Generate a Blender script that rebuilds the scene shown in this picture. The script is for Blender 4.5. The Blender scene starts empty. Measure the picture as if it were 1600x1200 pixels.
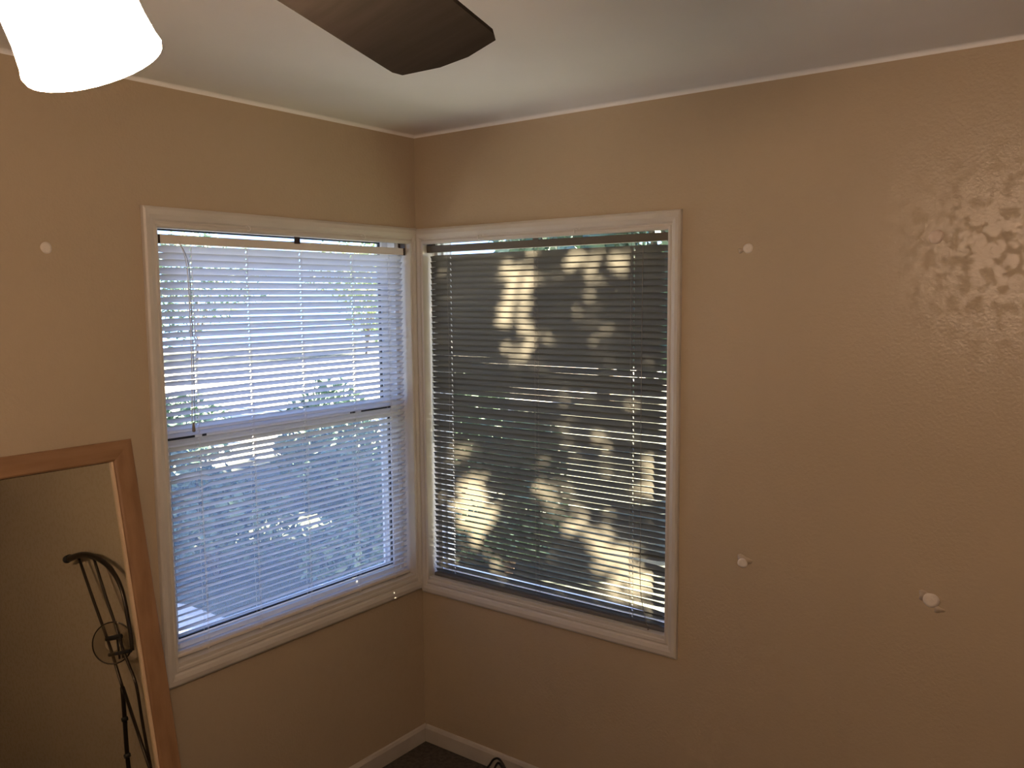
import bpy, bmesh, math, random
from mathutils import Vector, Matrix

S = bpy.context.scene
C = S.collection
PI = math.pi
random.seed(7)

# ------------------------------------------------------------------ camera
CAM = Vector((2.32898, -2.47359, 1.81358))
YAW, PITCH, ROLL = 0.646061, -0.100284, -0.0085375
F_PX = 1337.1
cd = bpy.data.cameras.new('camera')
cam = bpy.data.objects.new('camera', cd); C.objects.link(cam)
fw = Vector((-math.sin(YAW)*math.cos(PITCH), math.cos(YAW)*math.cos(PITCH), math.sin(PITCH)))
r0 = Vector((math.cos(YAW), math.sin(YAW), 0)); u0 = r0.cross(fw)
rt = math.cos(ROLL)*r0 + math.sin(ROLL)*u0
up = -math.sin(ROLL)*r0 + math.cos(ROLL)*u0
cam.matrix_world = Matrix((( rt.x, up.x, -fw.x, CAM.x), (rt.y, up.y, -fw.y, CAM.y), (rt.z, up.z, -fw.z, CAM.z), (0, 0, 0, 1)))
cd.sensor_width = 36.0
cd.lens = F_PX/1600*36.0
cd.clip_start = 0.02; cd.clip_end = 300
S.camera = cam

# ------------------------------------------------------------------ colour management
S.view_settings.view_transform = 'Standard'
S.view_settings.look = 'None'
S.view_settings.exposure = 0.0
S.view_settings.gamma = 1.0
S.view_settings.use_curve_mapping = False
try:
    S.cycles.use_denoising = True
    S.cycles.max_bounces = 10
    S.cycles.transparent_max_bounces = 24
    S.cycles.diffuse_bounces = 5
    S.cycles.sample_clamp_indirect = 6.0
except Exception:
    pass

# ------------------------------------------------------------------ sky and sun
SKY_STRENGTH = 3.2
SUN_ENERGY = 200.0
SUN_DIR = Vector((0.50, 0.76, 0.42)).normalized()     # towards the sun
LAMP_L = 88.0
LAMP_COL = (1.0, 0.68, 0.47)
w = bpy.data.worlds.new('daylight'); S.world = w
w.use_nodes = True
wn = w.node_tree.nodes; wl = w.node_tree.links
wn.clear()
wo = wn.new('ShaderNodeOutputWorld'); bg = wn.new('ShaderNodeBackground')
tc = wn.new('ShaderNodeTexCoord'); sx = wn.new('ShaderNodeSeparateXYZ')
cr = wn.new('ShaderNodeValToRGB')
cr.color_ramp.elements[0].position = 0.0; cr.color_ramp.elements[0].color = (0.52, 0.78, 1.20, 1)
e_ = cr.color_ramp.elements.new(0.22); e_.color = (0.20, 0.42, 1.05, 1)
cr.color_ramp.elements[1].position = 0.55; cr.color_ramp.elements[1].color = (0.13, 0.32, 1.0, 1)
wl.new(tc.outputs['Generated'], sx.inputs[0]); wl.new(sx.outputs['Z'], cr.inputs[0])
wl.new(cr.outputs[0], bg.inputs['Color']); bg.inputs['Strength'].default_value = SKY_STRENGTH
wl.new(bg.outputs[0], wo.inputs['Surface'])

sd = bpy.data.lights.new('sun', 'SUN'); so = bpy.data.objects.new('sun', sd); C.objects.link(so)
sd.energy = SUN_ENERGY; sd.color = (1.0, 0.84, 0.60); sd.angle = math.radians(0.6)
so.rotation_euler = SUN_DIR.to_track_quat('Z', 'Y').to_euler()
so.location = (6, 9, 6)

# ------------------------------------------------------------------ materials
def mat(name, col, rough=0.5, metal=0.0, spec=0.5):
    m = bpy.data.materials.new(name); m.use_nodes = True
    b = m.node_tree.nodes['Principled BSDF']
    b.inputs['Base Color'].default_value = (*col, 1)
    b.inputs['Roughness'].default_value = rough
    b.inputs['Metallic'].default_value = metal
    b.inputs['Specular IOR Level'].default_value = spec
    return m

def nn(m, t, **kw):
    n = m.node_tree.nodes.new(t)
    for k, v in kw.items():
        if hasattr(n, k): setattr(n, k, v)
        else: n.inputs[k].default_value = v
    return n

def noisy(m, col_a, col_b, scale=20, bump=0.1, bscale=None, dist=0.002, stretch=None, detail=4):
    """blend two colours by noise, with a bump"""
    L = m.node_tree.links; b = m.node_tree.nodes['Principled BSDF']
    tcn = nn(m, 'ShaderNodeTexCoord'); src = tcn.outputs['Object']
    if stretch:
        mp = nn(m, 'ShaderNodeMapping'); mp.inputs['Scale'].default_value = stretch
        L.new(src, mp.inputs[0]); src = mp.outputs[0]
    n1 = nn(m, 'ShaderNodeTexNoise'); n1.inputs['Scale'].default_value = scale; n1.inputs['Detail'].default_value = detail
    L.new(src, n1.inputs['Vector'])
    r = nn(m, 'ShaderNodeValToRGB')
    r.color_ramp.elements[0].position = .35; r.color_ramp.elements[1].position = .65
    r.color_ramp.elements[0].color = (*col_a, 1); r.color_ramp.elements[1].color = (*col_b, 1)
    L.new(n1.outputs['Fac'], r.inputs[0]); L.new(r.outputs[0], b.inputs['Base Color'])
    if bump:
        n2 = nn(m, 'ShaderNodeTexNoise'); n2.inputs['Scale'].default_value = bscale or scale*4; n2.inputs['Detail'].default_value = 3
        L.new(src, n2.inputs['Vector'])
        bp = nn(m, 'ShaderNodeBump'); bp.inputs['Strength'].default_value = bump; bp.inputs['Distance'].default_value = dist
        L.new(n2.outputs['Fac'], bp.inputs['Height']); L.new(bp.outputs[0], b.inputs['Normal'])
    return m

def wall_paint(name, ca, cb):
    """satin wall paint with orange-peel roller texture and flat worn blotches"""
    m = mat(name, ca, 0.42)
    noisy(m, ca, cb, scale=1.6, bump=0.45, bscale=110, dist=0.002)
    L = m.node_tree.links; b = m.node_tree.nodes['Principled BSDF']
    tcn = nn(m, 'ShaderNodeTexCoord')
    n = nn(m, 'ShaderNodeTexNoise'); n.inputs['Scale'].default_value = 34; n.inputs['Detail'].default_value = 4; n.inputs['Roughness'].default_value = .55
    L.new(tcn.outputs['Object'], n.inputs['Vector'])
    r = nn(m, 'ShaderNodeMapRange'); r.inputs['From Min'].default_value = .51; r.inputs['From Max'].default_value = .55
    r.inputs['To Min'].default_value = .33; r.inputs['To Max'].default_value = .60
    L.new(n.outputs['Fac'], r.inputs[0]); L.new(r.outputs[0], b.inputs['Roughness'])
    return m

M = {}
M['wall'] = wall_paint('beige_wall_paint', (0.44, 0.355, 0.245), (0.465, 0.375, 0.26))
M['ceiling'] = noisy(mat('white_ceiling_paint', (0.70, 0.69, 0.67), .8), (0.87, 0.86, 0.84), (0.90, 0.89, 0.87), 3, .25, 120, .001)
M['trim'] = noisy(mat('white_trim_paint', (0.72, 0.69, 0.63), .38), (0.555, 0.52, 0.46), (0.59, 0.555, 0.495), 6, .12, 60, .0008)
M['base'] = noisy(mat('baseboard_paint', (0.62, 0.58, 0.52), .4), (0.44, 0.40, 0.35), (0.50, 0.46, 0.40), 9, .15, 40, .001)
M['spackle'] = noisy(mat('white_spackle', (0.84, 0.78, 0.68), .9), (0.70, 0.63, 0.54), (0.78, 0.71, 0.61), 60, .3, 200, .0008)
M['spackle_tan'] = noisy(mat('tinted_spackle', (0.74, 0.62, 0.50), .9), (0.66, 0.545, 0.44), (0.70, 0.58, 0.47), 60, .3, 200, .0008)
M['smear'] = noisy(mat('thin_spackle', (0.51, 0.42, 0.31), .8), (0.48, 0.39, 0.28), (0.53, 0.44, 0.33), 60, .2, 200, .0005)
M['carpet'] = noisy(mat('dark_carpet', (0.07, 0.06, 0.05), .95, spec=.1), (0.055, 0.048, 0.04), (0.09, 0.078, 0.065), 60, .8, 300, .006)
M['vinyl'] = mat('white_vinyl_sash', (0.80, 0.82, 0.84), .35)
M['gasket'] = mat('black_gasket', (0.015, 0.016, 0.02), .6)
M['frame_alu'] = mat('window_track', (0.75, 0.77, 0.80), .4)
M['hook'] = mat('painted_hook', (0.72, 0.69, 0.64), .3)

def glass(name, refl=0.06, tint=(0.94, 0.97, 1.0)):
    m = bpy.data.materials.new(name); m.use_nodes = True
    ns = m.node_tree.nodes; L = m.node_tree.links; ns.clear()
    o = ns.new('ShaderNodeOutputMaterial'); mx = ns.new('ShaderNodeMixShader')
    t = ns.new('ShaderNodeBsdfTransparent'); g = ns.new('ShaderNodeBsdfGlossy')
    t.inputs[0].default_value = (*tint, 1); g.inputs['Roughness'].default_value = 0.02
    mx.inputs[0].default_value = refl
    L.new(t.outputs[0], mx.inputs[1]); L.new(g.outputs[0], mx.inputs[2]); L.new(mx.outputs[0], o.inputs[0])
    return m
M['glass'] = glass('window_glass')
M['clear'] = glass('clear_plastic', .16, (0.86, 0.86, 0.84))
M['disc'] = glass('clear_disc', .10, (0.80, 0.78, 0.74))

def screen_mat():
    # woven fly mesh: mostly holes, thread colour tinted blue to give a bluish haze
    m = bpy.data.materials.new('fly_mesh'); m.use_nodes = True
    ns = m.node_tree.nodes; L = m.node_tree.links; ns.clear()
    o = ns.new('ShaderNodeOutputMaterial'); mx = ns.new('ShaderNodeMixShader')
    t = ns.new('ShaderNodeBsdfTransparent'); d = ns.new('ShaderNodeBsdfTranslucent'); d.inputs[0].default_value = (.20, .26, .38, 1)
    mx.inputs[0].default_value = .17
    L.new(t.outputs[0], mx.inputs[1]); L.new(d.outputs[0], mx.inputs[2]); L.new(mx.outputs[0], o.inputs[0])
    return m
M['screen'] = screen_mat()

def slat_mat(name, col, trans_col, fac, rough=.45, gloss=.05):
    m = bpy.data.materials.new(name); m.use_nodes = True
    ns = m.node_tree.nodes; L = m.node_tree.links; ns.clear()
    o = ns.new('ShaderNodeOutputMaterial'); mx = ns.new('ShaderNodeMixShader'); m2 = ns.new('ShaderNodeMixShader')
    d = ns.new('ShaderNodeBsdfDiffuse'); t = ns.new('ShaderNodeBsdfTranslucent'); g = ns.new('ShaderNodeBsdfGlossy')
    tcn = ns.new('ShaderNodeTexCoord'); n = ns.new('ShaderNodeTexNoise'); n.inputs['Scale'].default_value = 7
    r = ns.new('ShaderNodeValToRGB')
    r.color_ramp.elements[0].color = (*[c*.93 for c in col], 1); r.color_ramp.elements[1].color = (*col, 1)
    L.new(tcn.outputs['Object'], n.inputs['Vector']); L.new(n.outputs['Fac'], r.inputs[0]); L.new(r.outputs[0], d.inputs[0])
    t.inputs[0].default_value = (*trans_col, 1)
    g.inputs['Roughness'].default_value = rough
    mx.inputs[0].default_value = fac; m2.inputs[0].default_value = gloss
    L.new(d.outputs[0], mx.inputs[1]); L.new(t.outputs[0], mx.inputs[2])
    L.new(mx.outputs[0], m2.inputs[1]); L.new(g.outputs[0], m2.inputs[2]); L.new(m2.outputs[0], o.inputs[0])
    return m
M['slat_white'] = slat_mat('white_slats', (0.60, 0.60, 0.58), (0.74, 0.76, 0.80), .34)
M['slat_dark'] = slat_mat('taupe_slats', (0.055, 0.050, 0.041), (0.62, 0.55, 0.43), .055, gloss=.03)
M['rail_white'] = mat('white_headrail', (0.68, 0.62, 0.54), .4)
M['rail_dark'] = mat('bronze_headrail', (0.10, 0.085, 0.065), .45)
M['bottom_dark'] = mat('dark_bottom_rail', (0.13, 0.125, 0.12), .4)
M['cord'] = mat('cord_white', (0.75, 0.74, 0.72), .7)
M['cord_dark'] = mat('cord_taupe', (0.17, 0.14, 0.11), .7)
M['tassel'] = mat('tassel_brown', (0.16, 0.10, 0.07), .5)
M['fan_blade'] = noisy(mat('dark_blade_wood', (0.04, 0.032, 0.022), .85, spec=.15), (0.022, 0.018, 0.013), (0.03, 0.024, 0.018), 8, .1, 40, .0005, stretch=(1, 8, 1))
M['bronze'] = mat('bronze_metal', (0.06, 0.04, 0.03), .35, .8)
M['oak'] = noisy(mat('honey_oak', (0.40, 0.20, 0.085), .42), (0.215, 0.115, 0.052), (0.285, 0.16, 0.078), 6, .25, 60, .0008, stretch=(6, 6, .6), detail=8)
M['oak_h'] = noisy(mat('honey_oak_rail', (0.40, 0.20, 0.085), .42), (0.215, 0.115, 0.052), (0.285, 0.16, 0.078), 6, .25, 60, .0008, stretch=(6, .6, 6), detail=8)
M['gilt'] = mat('pale_inner_bead', (0.62, 0.46, 0.30), .3)
M['backing'] = mat('mirror_backing', (0.10, 0.08, 0.06), .8)
M['mirror'] = mat('silvered_glass', (0.90, 0.92, 0.84), 0.0, 1.0)
M['dark_metal'] = mat('dark_steel_tube', (0.045, 0.035, 0.025), .28, .7)
M['rubber'] = mat('black_rubber', (0.02, 0.02, 0.02), .6)
M['black_cable'] = mat('black_cable', (0.012, 0.010, 0.009), .45)
M['leaf'] = noisy(mat('leaf_green', (0.05, 0.10, 0.035), .5), (0.05, 0.10, 0.07), (0.12, 0.19, 0.12), 3, 0)
M['leaf_dark'] = noisy(mat('leaf_dark', (0.03, 0.06, 0.02), .6, spec=.2), (0.02, 0.045, 0.015), (0.04, 0.07, 0.025), 3, 0)
M['leaf_light'] = noisy(mat('leaf_light', (0.16, 0.24, 0.09), .5), (0.10, 0.17, 0.07), (0.26, 0.34, 0.14), 2, 0)
M['bark'] = noisy(mat('grey_bark', (0.12, 0.09, 0.07), .9), (0.09, 0.07, 0.05), (0.17, 0.13, 0.10), 6, .6, 20, .02, stretch=(1, 1, .3))
M['soil'] = noisy(mat('garden_soil', (0.09, 0.10, 0.07), .95), (0.030, 0.038, 0.024), (0.055, 0.060, 0.038), 2, .4, 12, .02)
M['concrete'] = noisy(mat('pale_concrete', (0.45, 0.45, 0.46), .9), (0.42, 0.42, 0.43), (0.50, 0.50, 0.51), 3, .2, 60, .002)
M['gravel'] = noisy(mat('sunlit_drive', (0.62, 0.60, 0.54), .9), (0.40, 0.38, 0.33), (0.52, 0.50, 0.45), 1, .2, 30, .005)
M['stucco'] = noisy(mat('outside_stucco', (0.55, 0.52, 0.46), .9), (0.52, 0.49, 0.43), (0.58, 0.55, 0.49), 5, .3, 60, .002)
M['roof'] = mat('roof_boards', (0.35, 0.32, 0.28), .8)

def shade_mat(L_=LAMP_L):
    m = bpy.data.materials.new('lit_frosted_glass'); m.use_nodes = True
    b = m.node_tree.nodes['Principled BSDF']
    b.inputs['Base Color'].default_value = (.9, .88, .84, 1); b.inputs['Roughness'].default_value = .3
    b.inputs['Emission Color'].default_value = (*LAMP_COL, 1); b.inputs['Emission Strength'].default_value = L_
    return m
M['shade'] = shade_mat(285); M['shade_dim'] = shade_mat(60); M['shade_mid'] = shade_mat(85)

# ------------------------------------------------------------------ mesh helpers
def new_bm(): return bmesh.new()

def add_box(bm, lo, hi, bevel=0.0, seg=2):
    vs = [bm.verts.new((x, y, z)) for x in (lo[0], hi[0]) for y in (lo[1], hi[1]) for z in (lo[2], hi[2])]
    F = [(0, 1, 3, 2), (4, 6, 7, 5), (0, 4, 5, 1), (2, 3, 7, 6), (0, 2, 6, 4), (1, 5, 7, 3)]
    fs = [bm.faces.new([vs[i] for i in f]) for f in F]
    if bevel > 0:
        es = list({e for f in fs for e in f.edges})
        bmesh.ops.bevel(bm, geom=es, offset=bevel, segments=seg, affect='EDGES', profile=.5)

def add_tube(bm, pts, rad, seg=10, caps=True):
    """tube along pts; rad a number or a list"""
    pts = [Vector(p) for p in pts]
    R = rad if isinstance(rad, (list, tuple)) else [rad]*len(pts)
    t = (pts[1]-pts[0]).normalized()
    n = t.orthogonal().normalized()
    rings = []
    for i, p in enumerate(pts):
        if i == 0: t2 = (pts[1]-pts[0]).normalized()
        elif i == len(pts)-1: t2 = (pts[-1]-pts[-2]).normalized()
        else: t2 = ((pts[i]-pts[i-1]).normalized()+(pts[i+1]-pts[i]).normalized()).normalized()
        q = t.rotation_difference(t2); n = q @ n; t = t2
        b = t.cross(n).normalized(); n = b.cross(t).normalized()
        rings.append([bm.verts.new(p + R[i]*(math.cos(2*PI*k/seg)*n + math.sin(2*PI*k/seg)*b)) for k in range(seg)])
    for a, b_ in zip(rings, rings[1:]):
        for k in range(seg):
            bm.faces.new((a[k], a[(k+1) % seg], b_[(k+1) % seg], b_[k]))
    if caps:
        bm.faces.new(rings[0][::-1]); bm.faces.new(rings[-1])

def add_lathe(bm, prof, seg=32, mtx=None, closed=False):
    """prof: list of (r, z); revolved round z"""
    rings = []
    for r, z in prof:
        if r < 1e-6:
            v = bm.verts.new((0, 0, z) if mtx is None else mtx @ Vector((0, 0, z))); rings.append([v]*seg); continue
        ring = []
        for k in range(seg):
            p = Vector((r*math.cos(2*PI*k/seg), r*math.sin(2*PI*k/seg), z))
            ring.append(bm.verts.new(p if mtx is None else mtx @ p))
        rings.append(ring)
    pairs = list(zip(rings, rings[1:]))
    if closed: pairs.append((rings[-1], rings[0]))
    for a, b in pairs:
        for k in range(seg):
            vs = [a[k], a[(k+1) % seg], b[(k+1) % seg], b[k]]
            u = []
            for v in vs:
                if v not in u: u.append(v)
            if len(u) >= 3:
                try: bm.faces.new(u)
                except ValueError: pass

def smooth(pts, n=6):
    """Catmull-Rom through pts"""
    P = [Vector(p) for p in pts]; P = [2*P[0]-P[1]] + P + [2*P[-1]-P[-2]]
    out = []
    for i in range(1, len(P)-2):
        for k in range(n):
            t = k/n
            out.append(.5*((2*P[i]) + (P[i+1]-P[i-1])*t + (2*P[i-1]-5*P[i]+4*P[i+1]-P[i+2])*t*t + (3*P[i]-P[i-1]-3*P[i+1]+P[i+2])*t**3))
    out.append(P[-2]); return out

def obj(name, bm, m, parent=None, smooth_shade=False, fix=True):
    if fix: bmesh.ops.recalc_face_normals(bm, faces=bm.faces)
    me = bpy.data.meshes.new(name); bm.to_mesh(me); bm.free()
    for mm in (m if isinstance(m, (list, tuple)) else [m]): me.materials.append(mm)
    if smooth_shade:
        for p in me.polygons: p.use_smooth = True
    o = bpy.data.objects.new(name, me); C.objects.link(o)
    if parent:
        o.parent = parent
        o.matrix_parent_inverse = parent.matrix_world.inverted()
    return o

def tag(o, label, cat, group=None, kind=None):
    o['label'] = label; o['category'] = cat
    if group: o['group'] = group
    if kind: o['kind'] = kind
    return o

def thing(name, label, cat, loc=(0, 0, 0), group=None, kind=None):
    o = bpy.data.objects.new(name, None); C.objects.link(o); o.empty_display_size = .05
    o.location = loc; o.matrix_world = Matrix.Translation(loc)
    return tag(o, label, cat, group, kind)

def struct(name, bm, m, label=None, cat=None, parent=None, sm=False):
    o = obj(name, bm, m, parent, sm)
    if parent is None:
        o['kind'] = 'structure'
        if label: o['label'] = label
        if cat: o['category'] = cat
    return o

# ------------------------------------------------------------------ room shell
H = 2.44
RX, RY = 5.40, -4.25            # room: x 0..RX, y RY..0
WT = 0.16
# window openings
LY0, LY1, LZ0, LZ1 = -1.088, -0.043, 0.703, 2.024     # in the left wall
RX0, RX1, RZ0, RZ1 = 0.043, 1.087, 0.690, 2.022       # in the right wall

def wall_with_hole(axis, a0, a1, h0, h1, z0, z1, inner, outer, zt=H+.25, zb=-.35):
    bm = new_bm()
    for (s0, s1, b0, b1) in ((a0, h0, zb, zt), (h1, a1, zb, zt), (h0, h1, zb, z0), (h0, h1, z1, zt)):
        if axis == 'y': add_box(bm, (min(inner, outer), s0, b0), (max(inner, outer), s1, b1))
        else: add_box(bm, (s0, min(inner, outer), b0), (s1, max(inner, outer), b1))
    bmesh.ops.remove_doubles(bm, verts=bm.verts, dist=1e-5)
    # drop the faces buried between the four blocks
    seen = {}
    for f in list(bm.faces):
        k = tuple(round(c, 4) for c in f.calc_center_median())
        seen.setdefault(k, []).append(f)
    return bm

HX_ = .022; HZ_ = .034          # the rough openings are wider than the casings
wl_ = struct('wall_left', wall_with_hole('y', RY-WT, 0.0, LY0-.004, LY1+.004, LZ0, LZ1+HZ_, 0.0, -WT), M['wall'], 'beige painted wall to the left of the room corner', 'wall')
wr_ = struct('wall_right', wall_with_hole('x', -WT, RX+WT, RX0-.004, RX1+HX_, RZ0, RZ1+HZ_, 0.0, WT), M['wall'], 'beige painted wall to the right of the room corner with spackled holes', 'wall')
bm = new_bm(); add_box(bm, (RX, RY, -.35), (RX+WT, 0, H+.25)); struct('wall_east', bm, M['wall'], 'plain beige wall closing the room on the right', 'wall')
bm = new_bm(); add_box(bm, (0, RY-WT, -.35), (RX+WT, RY, H+.25)); struct('wall_back', bm, M['wall'], 'plain beige wall behind the camera', 'wall')
bm = new_bm(); add_box(bm, (0, RY, -.35), (RX, 0, 0)); struct('floor', bm, M['carpet'], 'dark brown carpeted floor', 'floor')

# ceiling with a small plaster cove where it meets the walls
bm = new_bm()
add_box(bm, (0, RY, H), (RX, 0, H+.25))
cr_ = .012
def cove(bm, p, q, inward):
    p, q, i = Vector(p), Vector(q), Vector(inward)
    prof = [(0, 0)] + [(cr_*(1-math.cos(a)), cr_*(1-math.sin(a))) for a in [PI/2*k/6 for k in range(7)]]
    # concave quarter round: from (0,cr) on the wall to (cr,0) on the ceiling
    A = [bm.verts.new(p + i*u - Vector((0, 0, v))) for u, v in prof]
    B = [bm.verts.new(q + i*u - Vector((0, 0, v))) for u, v in prof]
    n = len(prof)
    for k in range(n): bm.faces.new((A[k], A[(k+1) % n], B[(k+1) % n], B[k]))
cove(bm, (0, RY, H), (0, 0, H), (1, 0, 0)); cove(bm, (0, 0, H), (RX, 0, H), (0, -1, 0))
cove(bm, (RX, 0, H), (RX, RY, H), (-1, 0, 0)); cove(bm, (RX, RY, H), (0, RY, H), (0, 1, 0))
struct('ceiling', bm, M['ceiling'], 'off white plaster ceiling with a soft coved edge', 'ceiling')

# spackled screw holes: parts of the walls they fill
def spackle(wall, axis, a, z, r, m, smear, label, seed):
    rnd = random.Random(seed); bm = new_bm()
    ph = [rnd.uniform(0, 6.28) for _ in range(3)]
    def ring(rr, d, wob):
        out = []
        for k in range(24):
            t = 2*PI*k/24; q = rr*(1+wob*(math.sin(2*t+ph[0])+.6*math.sin(3*t+ph[1])+.4*math.sin(5*t+ph[2])))
            u, v = a+q*math.cos(t), z+q*math.sin(t)
            out.append(bm.verts.new((u, -d, v) if axis == 'x' else (d, u, v)))
        return out
    rs = [ring(r, -0.001, .04), ring(r, .0006, .04), ring(r*.6, .0014, .03)]
    for p_, q_ in zip(rs, rs[1:]):
        for k in range(24): bm.faces.new((p_[k], p_[(k+1) % 24], q_[(k+1) % 24], q_[k]))
    bm.faces.new(rs[-1])
    o = obj('spackle_patch', bm, m, wall, True); o['label'] = label
    if smear:
        for (dx, dz, q) in smear:
            bm = new_bm(); vs = []
            for k in range(16):
                t = 2*PI*k/16; g = q*(1+.25*math.sin(3*t+ph[0]))
                u, v = a+dx+g*math.cos(t), z+dz+g*.7*math.sin(t)
                vs.append((u, v))
            lo = [bm.verts.new((u, .001, v)) for u, v in vs]; hi = [bm.verts.new((u, -.0003, v)) for u, v in vs]
            for k in range(16): bm.faces.new((lo[k], lo[(k+1) % 16], hi[(k+1) % 16], hi[k]))
            bm.faces.new(hi)
            obj('smear', bm, M['smear'], o, True)
spackle(wr_, 'x', 1.346, 1.954, .0150, M['spackle'], [(-.022, -.006, .010)], 'white filled hole, upper left of the four on the right wall', 1)
spackle(wr_, 'x', 1.855, 1.963, .0185, M['spackle_tan'], None, 'pinkish filled hole, upper right of the four on the right wall', 2)
spackle(wr_, 'x', 1.347, 0.995, .0155, M['spackle'], [(.004, .010, .024)], 'white filled hole, lower left of the four on the right wall', 3)
spackle(wr_, 'x', 1.879, 0.989, .0205, M['spackle'], [(-.014, .010, .020), (.020, -.022, .013)], 'white filled hole, lower right of the four on the right wall', 4)
spackle(wl_, 'y', -1.400, 1.954, .0150, M['spackle'], None, 'white filled hole above the mirror', 5)

# baseboards
def baseboard(name, p, q, n, label):
    p, q, n = Vector(p), Vector(q), Vector(n)
    prof = [(0, 0), (.012, 0), (.012, .056), (.009, .062), (.007, .066), (.003, .070), (0, .070)]
    bm = new_bm()
    A = [bm.verts.new(p+n*u+Vector((0, 0, v))) for u, v in prof]; B = [bm.verts.new(q+n*u+Vector((0, 0, v))) for u, v in prof]
    k_ = len(prof)
    for k in range(k_): bm.faces.new((A[k], A[(k+1) % k_], B[(k+1) % k_], B[k]))
    bm.faces.new(A); bm.faces.new(B[::-1])
    struct(name, bm, M['base'], label, 'baseboard')
baseboard('baseboard_left', (0, RY, 0), (0, 0, 0), (1, 0, 0), 'painted baseboard along the foot of the left wall')
baseboard('baseboard_right', (.012, 0, 0), (RX, 0, 0), (0, -1, 0), 'painted baseboard along the foot of the right wall')

# ------------------------------------------------------------------ windows
# local frame of a window: s along the wall, d out of the room, z up
def mapper(side):
    if side == 'L': return lambda s, d, z: (-d, s, z)
    return lambda s, d, z: (s, d, z)

def mbox(bm, f, s0, s1, d0, d1, z0, z1, bevel=0):
    a, b = f(s0, d0, z0), f(s1, d1, z1)
    add_box(bm, tuple(min(i, j) for i, j in zip(a, b)), tuple(max(i, j) for i, j in zip(a, b)), bevel)

def casing(bm, f, corners, prof):
    """mitred moulding round a rectangle; prof = [(offset outward from the opening, height into the room)]"""
    (s0, s1, z0, z1) = corners
    n = len(prof); rings = []
    for (o_, h_) in prof:
        # o_ = per-side offsets (s0, s1, z0, z1)
        a = [(s0-o_[0], z0-o_[2]), (s1+o_[1], z0-o_[2]), (s1+o_[1], z1+o_[3]), (s0-o_[0], z1+o_[3])]
        rings.append([bm.verts.new(f(s, -h_, z)) for s, z in a])
    for i in range(n-1):
        for k in range(4):
            bm.faces.new((rings[i][k], rings[i][(k+1) % 4], rings[i+1][(k+1) % 4], rings[i+1][k]))

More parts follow.
